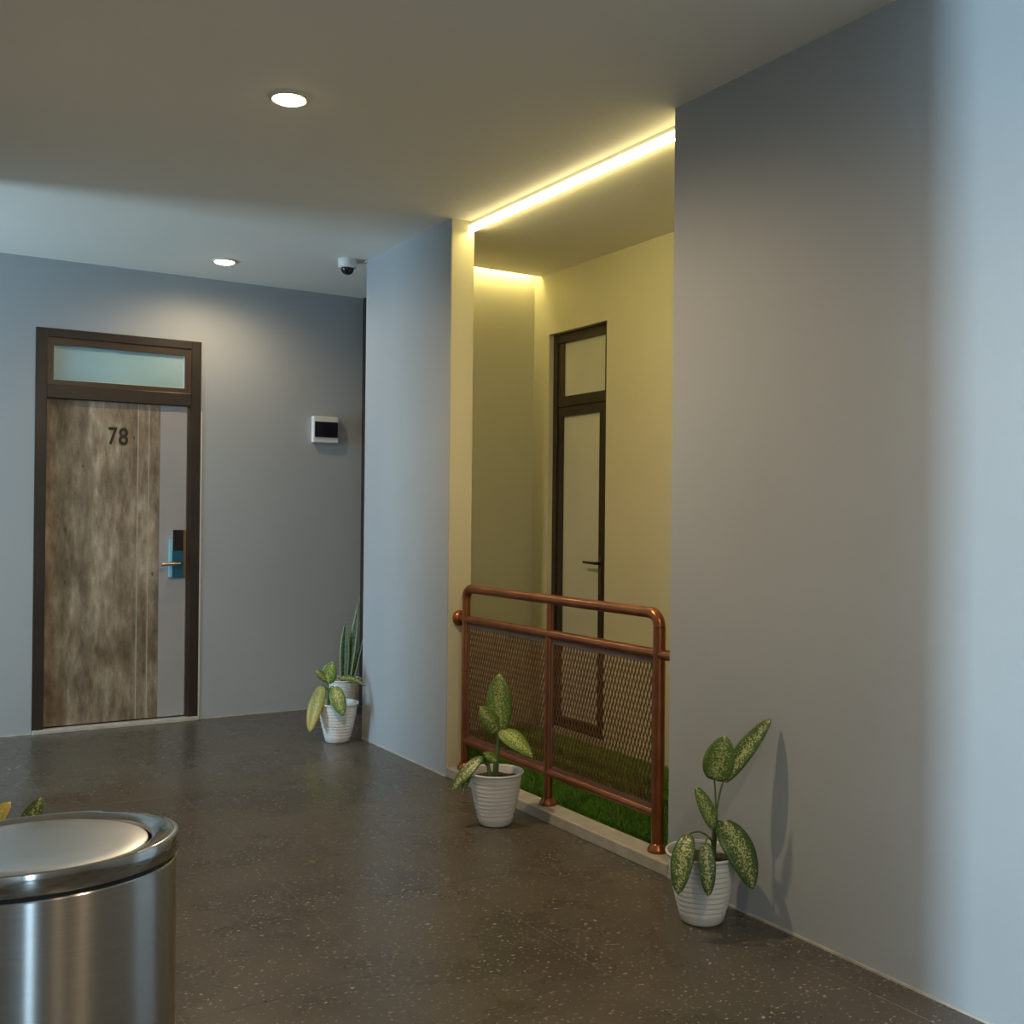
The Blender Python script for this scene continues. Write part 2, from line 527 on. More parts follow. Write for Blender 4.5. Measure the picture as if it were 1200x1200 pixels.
struct(boxes('wall_front', [((-5.6, -2.6, 0), (-0.47, -2.5, H)), ((-0.19, -2.6, 0), (XW, -2.5, H)), ((-0.47, -2.6, 2.7), (-0.19, -2.5, H)), ((-0.47, -2.6, 0), (-0.19, -2.5, 0.1))], 'wall'), 'grey lobby wall behind the camera', 'wall')
struct(boxes('wall_lobby', [((-5.6, -2.5, 0), (-0.75, 1.12, H))], 'wall'), 'grey wall block left of the camera beside the daylight passage', 'wall')
struct(boxes('wall_passage', [((-5.6, 1.12, 2.8), (-5.5, LY0, H)), ((-5.6, 1.60, 0), (-5.5, LY0, 2.8)), ((-5.6, LY0, 0), (-3.0, LY0 + 0.1, H))], 'wall'), 'grey passage wall around the tall daylight opening', 'wall')
struct(boxes('wall_end', [((3.20, YE, 0), (3.30, YE + 0.10, H)), ((3.25, YE + 0.10, 0), (3.30, YD, H))], 'wall'), 'short end wall of the cross passage', 'wall')

# ------------------------------------------------------------------ shell: ceilings
struct(boxes('ceiling', [((-5.6, -2.6, H), (XW + 0.125, LY1 + 0.3, H + 0.12)), ((-3.2, LY1 + 0.3, H), (3.30, YD + 0.2, H + 0.12)), ((XW, RY + 0.001, H), (3.95, LY1 + 0.3, H + 0.12))], 'ceil'), 'plain painted corridor ceiling', 'ceiling')
struct(boxes('ceiling_recess', [((XW + 0.125, 2.9, RZ), (RX, RY - 0.075, H + 0.02)), ((XW + 0.125, 2.8, 3.06), (RX + 0.12, RY, 3.10))], 'ceil'), 'lowered recess ceiling panel between the LED strips', 'ceiling')

# kerb and recess base
struct(box('trim_1', (XW - 0.002, OY0 + 0.003, 0), (XW + 0.110, OY1 - 0.003, 0.052), 'kerb', None, 0.004), 'low pale concrete kerb under the copper railing', 'kerb')
struct(boxes('floor_recess', [((XW + 0.110, 2.9, -0.1), (RX + 0.11, RY, 0.030))], 'turf_base'), 'dark turf backing on the recess floor', 'floor')
# pale sealant bead along the wall foot
struct(boxes('trim_2', [((XW - 0.004, -2.5, 0), (XW, OY0, 0.008)), ((XW - 0.004, OY1, 0), (XW, YE, 0.006))], 'caulk'), 'thin pale sealant bead along the right wall foot', 'trim')
struct(boxes('trim_3', [((-3.0, YD - 0.004, 0), (DW0, YD, 0.008)), ((DW1, YD - 0.004, 0), (3.2, YD, 0.008))], 'caulk'), 'thin pale sealant bead along the door wall foot', 'trim')

# artificial turf blades
def turf():
    rng = np.random.default_rng(3)
    n = 42000
    x = rng.uniform(XW + 0.115, RX - 0.004, n)
    y = rng.uniform(3.05, RY - 0.01, n)
    a = rng.uniform(0, 2 * math.pi, n)
    hh = rng.uniform(0.016, 0.028, n)
    lean = rng.uniform(-0.010, 0.010, (n, 2))
    wv = 0.0022
    dx, dy = np.cos(a) * wv, np.sin(a) * wv
    V = np.empty((n, 3, 3))
    V[:, 0] = np.c_[x - dx, y - dy, np.full(n, 0.030)]
    V[:, 1] = np.c_[x + dx, y + dy, np.full(n, 0.030)]
    V[:, 2] = np.c_[np.clip(x + lean[:, 0], XW + 0.112, RX - 0.002), y + lean[:, 1], 0.030 + hh]
    me = bpy.data.meshes.new('artificial_turf')
    me.from_pydata(V.reshape(-1, 3).tolist(), [], np.arange(3 * n).reshape(-1, 3).tolist())
    me.materials.append(M['grass'])
    o = bpy.data.objects.new('artificial_turf', me)
    C.objects.link(o)
    tag(o, 'green artificial turf behind the copper railing', 'turf', None, 'stuff')
turf()

# ------------------------------------------------------------------ door with number 78
d1 = thing('door_1', 'weathered wood door numbered 78 in a dark bronze frame', 'door', (1.457, YD, 0), None, 'structure')
def rel(o, parent):
    o.parent = parent
    o.matrix_parent_inverse = Matrix.Translation(-parent.location)
    return o
def dpart(name, lo, hi, m, bev=0.0, parent=d1):
    o = box(name, lo, hi, m, None, bev)
    return rel(o, parent) if parent is d1 else o
yf = YD - 0.006
dpart('jamb', (DW0, yf, 0), (1.006, YD + 0.13, DT), 'frame', 0.003)
dpart('jamb', (1.912, yf, 0), (DW1, YD + 0.13, DT), 'frame', 0.003)
dpart('door_stop', (1.893, YD + 0.012, 0), (1.914, YD + 0.13, 2.135), 'frame_in', 0.002)
dpart('head', (1.006, yf, 2.520), (1.912, YD + 0.13, DT), 'frame', 0.003)
dpart('transom_bar', (1.006, yf, 2.132), (1.912, YD + 0.13, 2.218), 'frame', 0.003)
# top-hung transom sash
bm = bmesh.new()
sx0, sx1, sz0, sz1 = 1.006, 1.912, 2.218, 2.520
for lo, hi in (((sx0, YD + 0.004, sz0), (sx0 + 0.038, YD + 0.05, sz1)), ((sx1 - 0.040, YD + 0.004, sz0), (sx1, YD + 0.05, sz1)), ((sx0 + 0.038, YD + 0.004, sz0), (sx1 - 0.040, YD + 0.05, sz0 + 0.032)), ((sx0 + 0.038, YD + 0.004, sz1 - 0.046), (sx1 - 0.040, YD + 0.05, sz1))):
    bx(bm, lo, hi)
sash = rel(obj('sash', bm, 'frame_in'), d1)
pane = box('pane', (sx0 + 0.036, YD + 0.030, sz0 + 0.030), (sx1 - 0.038, YD + 0.036, sz1 - 0.044), 'frost')
pane.parent = sash
bead = boxes('glazing_bead', [((sx1 - 0.046, YD + 0.022, sz0 + 0.032), (sx1 - 0.040, YD + 0.030, sz1 - 0.046)), ((sx0 + 0.038, YD + 0.022, sz0 + 0.032), (sx1 - 0.040, YD + 0.030, sz0 + 0.036))], 'white')
bead.parent = sash
# leaf
leaf = rel(box('leaf', (1.008, YD + 0.026, 0.034), (1.714, YD + 0.066, 2.130), 'wood', None, 0.001), d1)
for gx in (1.573, 1.643):
    gr = box('groove', (gx - 0.003, YD + 0.0252, 0.036), (gx + 0.003, YD + 0.029, 2.128), 'groove')
    gr.parent = leaf
dpart('side_panel', (1.7155, YD + 0.026, 0.034), (1.893, YD + 0.066, 2.130), 'greystrip', 0.001)
dpart('threshold', (0.94, YD - 0.035, 0), (1.975, YD + 0.10, 0.024), 'caulk', 0.003)
dpart('edge_strip', (1.978, YD - 0.004, 0.01), (1.987, YD + 0.002, 2.10), 'white')
# digits
def digit(ch, x0, x1, z0, z1):
    cu = bpy.data.curves.new('digit', 'FONT')
    cu.body = ch
    cu.size = 1.0
    cu.extrude = 0.01
    cu.offset = 0.014
    cu.resolution_u = 6
    t = bpy.data.objects.new('digit_src', cu)
    C.objects.link(t)
    bpy.context.view_layer.update()
    dg = bpy.context.evaluated_depsgraph_get()
    me = bpy.data.meshes.new_from_object(t.evaluated_get(dg))
    bpy.data.objects.remove(t)
    xs = [v.co.x for v in me.vertices]
    ys = [v.co.y for v in me.vertices]
    ax, bx_, ay, by = min(xs), max(xs), min(ys), max(ys)
    for v in me.vertices:
        x, y, z = v.co
        v.co = (x0 + (x - ax) / (bx_ - ax) * (x1 - x0), YD + 0.0235 - z * 0.3, z0 + (y - ay) / (by - ay) * (z1 - z0))
    me.materials.clear()
    me.materials.append(M['digit'])
    o = bpy.data.objects.new('digit', me)
    C.objects.link(o)
    o['label'] = 'dark number %s on the wooden door' % ch
    rel(o, d1)
digit('7', 1.384, 1.440, 1.850, 1.966)
digit('8', 1.449, 1.508, 1.850, 1.966)
# lock
lk = rel(box('lock', (1.800, YD + 0.004, 0.972), (1.872, YD + 0.026, 1.292), 'black', None, 0.004), d1)
lk['label'] = 'black electronic lock case with teal film'
for nm, lo, hi, m, bv in (('lock_film', (1.7985, YD - 0.001, 0.970), (1.8735, YD + 0.0245, 1.150), 'film', 0.002), ('film_edge', (1.779, YD + 0.006, 0.974), (1.7995, YD + 0.0255, 1.225), 'paleblue', 0.002), ('lock_backplate', (1.872, YD + 0.012, 0.972), (1.892, YD + 0.0258, 1.292), 'brass', 0.002), ('lock_rim', (1.797, YD + 0.002, 1.150), (1.8025, YD + 0.024, 1.290), 'chrome', 0.001)):
    q = box(nm, lo, hi, m, None, bv)
    q.parent = lk
bm = bmesh.new()
tube(bm, [(1.845, YD + 0.0, 1.066), (1.845, YD - 0.030, 1.066), (1.838, YD - 0.040, 1.066), (1.80, YD - 0.042, 1.064), (1.735, YD - 0.042, 1.062)], [0.014, 0.012, 0.0115, 0.011, 0.011], 12)
lv = obj('lever', bm, 'lever', None, True)
lv.parent = lk
bm = bmesh.new()
tube(bm, [(1.737, YD - 0.042, 1.062), (1.716, YD - 0.042, 1.061)], 0.0125, 12)
lt = obj('lever_tip_glint', bm, 'chrome', None, True)  # bright end cap stands in for the reflection on the lever's tip
lt.parent = lk

# ------------------------------------------------------------------ narrow glass door in the recess
d2 = thing('door_2', 'narrow frosted glass door with dark frame inside the recess', 'door', (RX, 5.39, 0.03), None, 'structure')
fx = RX + 0.040
def d2part(name, lo, hi, m, bev=0.0):
    return rel(box(name, lo, hi, m, None, bev), d2)
d2part('jamb', (fx - 0.006, RDY1 - 0.042, 0.03), (RX + 0.11, RDY1, RDT), 'frame', 0.002)
d2part('jamb', (fx, RDY0, 0.03), (RX + 0.11, RDY0 + 0.068, RDT), 'frame', 0.002)
d2part('head', (fx, RDY0 + 0.068, RDT - 0.062), (RX + 0.11, RDY1 - 0.042, RDT), 'frame', 0.002)
d2part('transom_bar', (fx, RDY0 + 0.068, 2.112), (RX + 0.11, RDY1 - 0.042, 2.178), 'frame', 0.002)
d2part('transom_bead', (fx + 0.008, 5.600, 2.178), (RX + 0.06, RDY1 - 0.042, RDT - 0.062), 'frame_in', 0.002)
d2part('transom_pane', (fx + 0.020, RDY0 + 0.066, 2.176), (fx + 0.028, 5.602, RDT - 0.060), 'frost_warm')
lz0, lz1 = 0.062, 2.108
st0, st1 = 5.152, 5.655
lf = rel(boxes('leaf_frame', [((fx + 0.004, st0, lz0), (fx + 0.040, st0 + 0.052, lz1)), ((fx + 0.004, st1 - 0.055, lz0), (fx + 0.040, st1, lz1)), ((fx + 0.004, st0 + 0.052, lz1 - 0.058), (fx + 0.040, st1 - 0.055, lz1)), ((fx + 0.004, st0 + 0.052, lz0), (fx + 0.040, st1 - 0.055, lz0 + 0.075))], 'frame'), d2)
p = box('pane', (fx + 0.016, st0 + 0.050, lz0 + 0.073), (fx + 0.024, st1 - 0.053, lz1 - 0.056), 'frost_warm')
p.parent = lf
bm = bmesh.new()
tube(bm, [(fx + 0.004, st0 + 0.03, 1.128), (fx - 0.042, st0 + 0.03, 1.128), (fx - 0.048, st0 + 0.045, 1.129), (fx - 0.048, st0 + 0.135, 1.131)], [0.011, 0.009, 0.009, 0.008], 10)
q = obj('lever', bm, 'frame', None, True)
q.parent = lf
q = box('lock_plate', (fx - 0.001, st0 + 0.014, 0.94), (fx + 0.004, st0 + 0.046, 1.17), 'frame_in', None, 0.001)
q.parent = lf
for z in (0.4, 1.93):
    bm = bmesh.new()
    tube(bm, [(fx - 0.008, st1 + 0.002, z - 0.05), (fx - 0.008, st1 + 0.002, z + 0.05)], 0.008, 10)
    q = obj('hinge', bm, 'frame_in', None, True)
    q.parent = lf
d2part('threshold', (RX - 0.012, RDY0 + 0.01, 0.03), (RX + 0.11, RDY1 - 0.005, 0.060), 'kerb', 0.003)

# ------------------------------------------------------------------ dark door closing the cross passage, seen as a sliver
d3 = thing('door_3', 'tall dark door sliver in the corner behind the grey pier', 'door', (3.22, 6.75, 0), None, 'structure')
rel(box('jamb', (3.165, YD - 0.055, 0), (3.25, YD - 0.001, H - 0.002), 'frame', None, 0.002), d3)
rel(box('jamb', (3.19, YE + 0.10, 0), (3.25, YE + 0.155, H - 0.002), 'frame', None, 0.002), d3)
rel(box('leaf', (3.205, YE + 0.157, 0.01), (3.245, YD - 0.057, H - 0.004), 'frame_in', None, 0.002), d3)

# ------------------------------------------------------------------ LED strips
t = thing('led_strip', 'bright yellow LED strip running above the railing opening', 'light strip', (XW + 0.112, (OY0 + OY1) / 2, H), 'recess LED strips')
hl = (OY1 - OY0) / 2 - 0.004
box('profile', (0.003, -hl, -0.024), (0.014, hl, -0.001), 'white', t)
box('diffuser', (-0.012, -hl, -0.060), (0.014, hl, -0.0242), 'led', t, 0.003)
bm = bmesh.new()
bm.faces.new([bm.verts.new(q) for q in ((-0.009, -hl, -0.0604), (0.011, -hl, -0.0604), (0.011, hl, -0.0604), (-0.009, hl, -0.0604))])
bm.faces.new([bm.verts.new(q) for q in ((0.0144, -hl, -0.057), (0.0144, -hl, -0.037), (0.0144, hl, -0.037), (0.0144, hl, -0.057))])
obj('led_row', bm, 'led_row', t)
bm = bmesh.new()
tube(bm, [(XW + WT + 0.02, RY - 0.050, 3.028), (RX - 0.02, RY - 0.050, 3.028)], 0.012, 12)
o = obj('led_strip', bm, 'led_far', None, True)
tag(o, 'yellow LED strip hidden in the slot above the far recess wall', 'light strip', 'recess LED strips')

# ------------------------------------------------------------------ downlights
def downlight(x, y, label, power, r=0.062):
    t = thing('ceiling_downlight', label, 'light', (x, y, H), 'recessed downlights')
    bm = bmesh.new()
    lathe(bm, [(r, -0.0015), (r, -0.007), (r + 0.005, -0.009), (r + 0.017, -0.005), (r + 0.019, 0.0)], 40)
    obj('trim_ring', bm, 'trimring', t, True)
    bm = bmesh.new()
    lathe(bm, [(r, -0.004), (r * 0.96, -0.010), (r * 0.8, -0.015), (r * 0.5, -0.018), (0.001, -0.019)], 40, cap1=True)
    obj('diffuser', bm, 'lampdisc', t, True)
    l = bpy.data.lights.new('downlight_lamp', 'SPOT')
    l.energy = power
    l.color = (1.0, 0.76, 0.48)
    l.shadow_soft_size = 0.045
    l.spot_size = math.radians(176)
    l.spot_blend = 0.75
    lo = bpy.data.objects.new('downlight_lamp', l)
    C.objects.link(lo)
    lo.parent = t
    lo.location = (0, 0, -0.06)
downlight(1.395, 3.927, 'large glowing round downlight near the middle of the ceiling', 96)
downlight(1.962, 6.694, 'small glowing round downlight above the door wall', 20)
downlight(1.395, 0.500, 'round downlight above the lobby end of the corridor', 58)
downlight(0.960, -1.400, 'round downlight at the back of the lobby', 34)

# ------------------------------------------------------------------ dome camera
t = thing('security_camera', 'small white dome camera with dark lens on the ceiling', 'camera', (2.600, 6.215, H))
bm = bmesh.new()
lathe(bm, [(0.056, 0.0), (0.058, -0.006), (0.058, -0.046), (0.054, -0.052), (0.046, -0.055)], 36, cap0=True, cap1=True)
obj('housing', bm, 'white', t, True)
bm = bmesh.new()
lathe(bm, [(0.041, -0.052), (0.041, -0.060)] + [(0.041 * math.cos(a), -0.060 - 0.036 * math.sin(a)) for a in (0.3, 0.6, 0.9, 1.2, 1.45)], 32, cap1=True)
obj('dome', bm, 'dome', t, True)
bm = bmesh.new()
tube(bm, [(0.05, -0.005, -0.018), (0.09, -0.02, -0.012), (0.104, -0.075, -0.010)], 0.006, 8)
obj('cable', bm, 'white', t, True)

# ------------------------------------------------------------------ breaker box
t = thing('breaker_box', 'white breaker box with a dark smoked cover on the door wall', 'electrical box', (2.868, YD, 2.02))
box('body', (-0.096, -0.046, -0.095), (0.096, 0.0, 0.095), 'white', t, 0.006)
box('cover', (-0.088, -0.056, -0.056), (0.088, -0.044, 0.056), 'smoked', t, 0.004)

# ------------------------------------------------------------------ copper railing
XR = 2.775
PY = (4.950, 4.146, 3.343)
ZB, ZL, ZM, ZT = 0.052, 0.205, 0.854, 1.018
rg = thing('metal_railing', 'copper brown pipe railing with expanded mesh panels on the kerb', 'railing', (XR, PY[1], ZB))
def rpart(o, parent=None):
    if parent is None:
        return rel(o, rg)
    o.parent = parent
    return o
# outer posts with the top rail bent between them: post, elbow and rail as parts
def arc(cx_y, cz, r, a0, a1, n=8):
    return [(XR, cx_y + r * math.cos(a0 + (a1 - a0) * k / n), cz + r * math.sin(a0 + (a1 - a0) * k / n)) for k in range(n + 1)]
er = 0.055
for y, sgn, rr in ((PY[0], 1, 0.0225), (PY[2], -1, 0.0255)):
    bm = bmesh.new()
    tube(bm, [(XR, y, ZB), (XR, y, ZT - er)], rr, 20)
    rpart(obj('post', bm, 'copper', None, True))
    bm = bmesh.new()
    if sgn > 0:
        pts = arc(y - er, ZT - er, er, 0, math.pi / 2)
    else:
        pts = arc(y + er, ZT - er, er, math.pi, math.pi / 2)
    tube(bm, pts, 0.0245, 20)
    rpart(obj('elbow', bm, 'copper', None, True))
bm = bmesh.new()
tube(bm, [(XR, PY[0] - er, ZT), (XR, PY[2] + er, ZT)], 0.0225, 20)
rpart(obj('top_rail', bm, 'copper', None, True))
bm = bmesh.new()
tube(bm, [(XR, PY[1], ZB), (XR, PY[1], ZM)], 0.0205, 20)
rpart(obj('post', bm, 'copper', None, True))
bm = bmesh.new()
tube(bm, [(XR, PY[1], ZM), (XR, PY[1], ZT)], 0.016, 20)
rpart(obj('baluster', bm, 'copper', None, True))
bm = bmesh.new()
tube(bm, [(XR, OY1 - 0.004, ZM), (XR, OY0 + 0.004, ZM)], 0.0215, 20)
rpart(obj('middle_rail', bm, 'copper', None, True))
for a, b in ((PY[0], PY[1]), (PY[1], PY[2])):
    bm = bmesh.new()
    tube(bm, [(XR, a, ZL), (XR, b, ZL)], 0.0195, 20)
    rpart(obj('bottom_rail', bm, 'copper', None, True))
for y in PY:
    bm = bmesh.new()
    lathe(bm, [(0.040, 0.0), (0.042, 0.006), (0.040, 0.014), (0.034, 0.020), (0.030, 0.030), (0.026, 0.034)], 28, (XR, y, ZB), cap0=True, cap1=True)
    rpart(obj('base_flange', bm, 'copper', None, True))
# wall flanges of the middle rail
for y, s in ((OY1 - 0.003, -1), (OY0 + 0.003, 1)):
    bm = bmesh.new()
    prof = [(0.040, 0.0), (0.043, 0.010), (0.040, 0.022), (0.030, 0.030), (0.022, 0.034)]
    tube(bm, [(XR, y + s * z, ZM) for r, z in prof], [r for r, z in prof], 28)
    rpart(obj('wall_flange', bm, 'copper', None, True))
# expanded metal panels
def strand(bm, a, b, wd, th):
    a, b = Vector(a), Vector(b)
    t = (b - a).normalized()
    s = t.cross(Vector((1, 0, 0))).normalized()
    nrm = (Vector((1, 0, 0)) + 0.55 * s).normalized()
    s = t.cross(nrm)
    v = []
    for p in (a, b):
        for i, j in ((-1, -1), (1, -1), (1, 1), (-1, 1)):
            v.append(bm.verts.new(p + s * (i * wd / 2) + nrm * (j * th / 2)))
    for f in ((0, 1, 5, 4), (1, 2, 6, 5), (2, 3, 7, 6), (3, 0, 4, 7), (0, 3, 2, 1), (4, 5, 6, 7)):
        bm.faces.new([v[k] for k in f])
PZ0, PZ1 = 0.232, 0.815
for a, b, ra, rb in ((PY[0], PY[1], 0.0225, 0.0205), (PY[1], PY[2], 0.0205, 0.0255)):
    y1, y0 = a - ra - 0.002, b + rb + 0.002
    pn = rpart(boxes('mesh_frame', [((XR - 0.004, y0, PZ1 - 0.004), (XR + 0.004, y1, PZ1 + 0.022)), ((XR - 0.004, y0, PZ0 - 0.012), (XR + 0.004, y1, PZ0 + 0.006)), ((XR - 0.004, y0, PZ0), (XR + 0.004, y0 + 0.012, PZ1)), ((XR - 0.004, y1 - 0.012, PZ0), (XR + 0.004, y1, PZ1))], 'bar'))
    bm = bmesh.new()
    wy, hz = 0.023, 0.060
    k = wy / hz
    for sgn, xo in ((1, -0.0012), (-1, 0.0012)):
        n0 = int(math.floor((y0 - (PZ1 - PZ0) * k) / wy)) - 1
        n1 = int(math.ceil((y1 + (PZ1 - PZ0) * k) / wy)) + 1
        for n in range(n0, n1):
            yb = n * wy                       # y at the bottom of the panel
            pts = []
            za, zb = PZ0, PZ1
            # clip y(z) = yb + sgn*k*(z-PZ0) to [y0,y1]
            for lim in (y0, y1):
                z = PZ0 + (lim - yb) / (sgn * k)
                up = (sgn > 0) == (lim == y1)
                if up:
                    zb = min(zb, z)
                else:
                    za = max(za, z)
            if zb - za < 0.004:
                continue
            strand(bm, (XR + xo, yb + sgn * k * (za - PZ0), za), (XR + xo, yb + sgn * k * (zb - PZ0), zb), 0.0060 if sgn < 0 else 0.0025, 0.0022)
    e = obj('expanded_mesh', bm, 'mesh')
    e.parent = pn
    e['kind'] = 'stuff'

# ------------------------------------------------------------------ plants
POT = [(0.060, 0.0), (0.069, 0.003), (0.076, 0.012), (0.081, 0.030)]
zz = 0.036
while zz < 0.225:
    rr = 0.081 + (zz - 0.03) / 0.205 * 0.040 + 0.005 * math.sin((zz - 0.03) / 0.205 * math.pi)
    POT += [(rr + 0.0007, zz), (rr + 0.0010, zz + 0.007), (rr + 0.0004, zz + 0.0125), (rr - 0.0001, zz + 0.0155)]
    zz += 0.0185
POT += [(0.1225, 0.232), (0.1275, 0.235), (0.1295, 0.240), (0.1275, 0.245), (0.1235, 0.2445), (0.1200, 0.236), (0.1165, 0.215), (0.1155, 0.205)]
pot_me = None
soil_me = None
def pot_parts(parent):
    global pot_me, soil_me
    if pot_me is None:
        bm = bmesh.new()
        lathe(bm, POT, 56, cap0=True)
        o = obj('pot', bm, 'pot', parent, True)
        pot_me = o.data
        bm = bmesh.new()
        rng = random.Random(2)
        rings = [(0.1158, 0.2085), (0.09, 0.212), (0.06, 0.214), (0.03, 0.215), (0.004, 0.216)]
        lathe(bm, rings, 28, cap1=True)
        for v in bm.verts:
            v.co.z += rng.uniform(-0.003, 0.003)
        s = obj('soil', bm, 'soil', parent, True)
        soil_me = s.data
    else:
        for nm, me in (('pot', pot_me), ('soil', soil_me)):
            o = bpy.data.objects.new(nm, me)
            C.objects.link(o)
            o.parent = parent

def bez(p0, p1, p2, t):
    return p0 * (1 - t) ** 2 + p1 * 2 * t * (1 - t) + p2 * t * t

def leaf_mesh(parent, base, tip, width, face, m, bulge=0.0, fold=0.25, name='leaf', prof=0.85, wav=0.0, petiole_from=None, pr=0.0032, blade=False):
    """oval leaf blade from base to tip; face = direction the upper side looks to"""
    o0 = parent.location
    B, T = Vector(base) - o0, Vector(tip) - o0
    f = Vector(face).normalized()
    L = (T - B).length
    mid = (B + T) / 2 + f * bulge * L
    bm = bmesh.new()
    uvl = bm.loops.layers.uv.new('UVMap')
    nt_, ns = 14, 8
    grid = []
    uvs = {}
    for i in range(nt_ + 1):
        t = i / nt_
        c = bez(B, mid, T, t)
        tan = ((mid - B) * (1 - t) + (T - mid) * t).normalized()
        side = tan.cross(f).normalized()
        up = side.cross(tan).normalized()
        wd = width * (math.sin(math.pi * min(1, (0.03 + 0.97 * t)) ** prof) ** 0.55)
        if t > 0.8:
            wd *= 1 - ((t - 0.8) / 0.2) ** 2 * 0.12
        if blade:
            wd = width * min(1.0, 0.62 + 0.75 * t) * (1 - t ** 3.5)
        wd = max(wd, 0.0008)
        row = []
        for j in range(ns + 1):
            s = j / ns * 2 - 1
            off = up * (abs(s) * fold * wd * 0.5 - 0.10 * wd * s * s) + up * (wav * width * math.sin(t * 9 + s * 2) * abs(s))
            v = bm.verts.new(c + side * (s * wd / 2) + off)
            uvs[v] = (0.5 + s * 0.5, t)
            row.append(v)
        grid.append(row)
    for i in range(nt_):
        for j in range(ns):
            fc = bm.faces.new((grid[i][j], grid[i][j + 1], grid[i + 1][j + 1], grid[i + 1][j]))
            for lp in fc.loops:
                lp[uvl].uv = uvs[lp.vert]
    o = obj(name, bm, m, parent, True)
    md = o.modifiers.new('thickness', 'SOLIDIFY')
    md.thickness = 0.0012
    if petiole_from is not None:
        P = Vector(petiole_from) - o0
        d = (B - P)
        ctrl = (P + B) / 2 + Vector((0, 0, 0.35 * d.length))
        pts = [bez(P, ctrl, B, k / 8) for k in range(9)] + [bez(B, mid, T, 0.06)]
        bm = bmesh.new()
        tube(bm, pts, [pr * 1.25] + [pr] * 8 + [pr * 0.6], 8)
        q = obj('petiole', bm, 'stem', None, True)
        q.parent = o
    return o

def stem(parent, pts, r0, r1):
    o0 = parent.location
    bm = bmesh.new()
    n = len(pts)
    tube(bm, [Vector(p) - o0 for p in pts], [r0 + (r1 - r0) * i / (n - 1) for i in range(n)], 12)
    return obj('stem', bm, 'stem', parent, True)

TC = Vector((-0.525, -0.851, 0.0))        # towards the corridor end the plants face
RV = Vector((0.851, -0.525, 0.0))
ZV = Vector((0, 0, 1))

# near plant by the right wall
p2 = thing('potted_dieffenbachia', 'tall speckled dieffenbachia in a white pot against the right wall', 'plant', (2.526, 2.798, 0), 'dieffenbachia pots')
pot_parts(p2)
stem(p2, [(2.556, 2.779, 0.205), (2.560, 2.777, 0.28), (2.562, 2.776, 0.345), (2.566, 2.772, 0.372)], 0.0115, 0.006)
top = (2.565, 2.773, 0.366)
leaf_mesh(p2, (2.585, 2.755, 0.492), (2.682, 2.628, 0.722), 0.076, TC * 0.7 + ZV * 0.55 - RV * 0.55, 'leaf', 0.05, 0.35, petiole_from=top)
leaf_mesh(p2, (2.545, 2.762, 0.497), (2.551, 2.715, 0.660), 0.108, TC + ZV * 0.35 - RV * 0.15, 'leaf_light', 0.10, 0.22, prof=0.75, petiole_from=top)
leaf_mesh(p2, (2.557, 2.767, 0.322), (2.469, 2.776, 0.482), 0.060, TC + ZV * 0.5 + RV * 0.2, 'leaf_light', 0.08, 0.30, petiole_from=(2.560, 2.777, 0.285))
leaf_mesh(p2, (2.566, 2.742, 0.352), (2.605, 2.630, 0.146), 0.128, TC * 0.9 + ZV * 0.45 + RV * 0.45, 'leaf', 0.24, 0.15, prof=0.72, petiole_from=(2.562, 2.776, 0.335))
leaf_mesh(p2, (2.430, 2.765, 0.322), (2.345, 2.715, 0.148), 0.080, TC * 0.9 + ZV * 0.4 - RV * 0.5, 'leaf', 0.18, 0.2, prof=0.8, petiole_from=(2.559, 2.777, 0.27))
leaf_mesh(p2, (2.440, 2.690, 0.312), (2.425, 2.655, 0.145), 0.058, TC + ZV * 0.3, 'leaf', 0.16, 0.3, prof=0.8, petiole_from=(2.558, 2.778, 0.255))

# middle plant in front of the railing
p1 = thing('potted_dieffenbachia', 'pale green dieffenbachia in a white pot before the copper railing', 'plant', (2.492, 4.155, 0), 'dieffenbachia pots')
pot_parts(p1)
stem(p1, [(2.490, 4.156, 0.205), (2.494, 4.153, 0.30), (2.503, 4.147, 0.40), (2.506, 4.146, 0.432)], 0.0150, 0.008)
stem(p1, [(2.470, 4.165, 0.205), (2.462, 4.170, 0.26), (2.455, 4.174, 0.305)], 0.0110, 0.006)
leaf_mesh(p1, (2.504, 4.143, 0.424), (2.484, 4.120, 0.692), 0.118, TC + ZV * 0.2 - RV * 0.1, 'leaf_light', 0.05, 0.25, prof=0.85, wav=0.02, petiole_from=(2.505, 4.146, 0.405))
leaf_mesh(p1, (2.494, 4.143, 0.420), (2.402, 4.150, 0.545), 0.085, TC + ZV * 0.5 + RV * 0.1, 'leaf_light', 0.12, 0.25, prof=0.8, petiole_from=(2.502, 4.148, 0.395))
leaf_mesh(p1, (2.500, 4.133, 0.430), (2.598, 4.010, 0.318), 0.098, TC * 0.8 + ZV * 0.8 + RV * 0.25, 'leaf_light', 0.22, 0.18, prof=0.75, wav=0.03, petiole_from=(2.504, 4.147, 0.41))
leaf_mesh(p1, (2.418, 4.160, 0.312), (2.268, 4.165, 0.175), 0.062, TC * 0.9 + ZV * 0.7 - RV * 0.2, 'leaf', 0.14, 0.3, petiole_from=(2.458, 4.172, 0.28))
leaf_mesh(p1, (2.488, 4.135, 0.290), (2.418, 4.140, 0.335), 0.044, TC + ZV * 0.6, 'leaf_light', 0.10, 0.3, petiole_from=(2.494, 4.153, 0.26))
leaf_mesh(p1, (2.399, 4.185, 0.285), (2.311, 4.145, 0.158), 0.034, TC + ZV * 0.3 - RV * 0.4, 'leaf', 0.12, 0.3, petiole_from=(2.460, 4.171, 0.262))

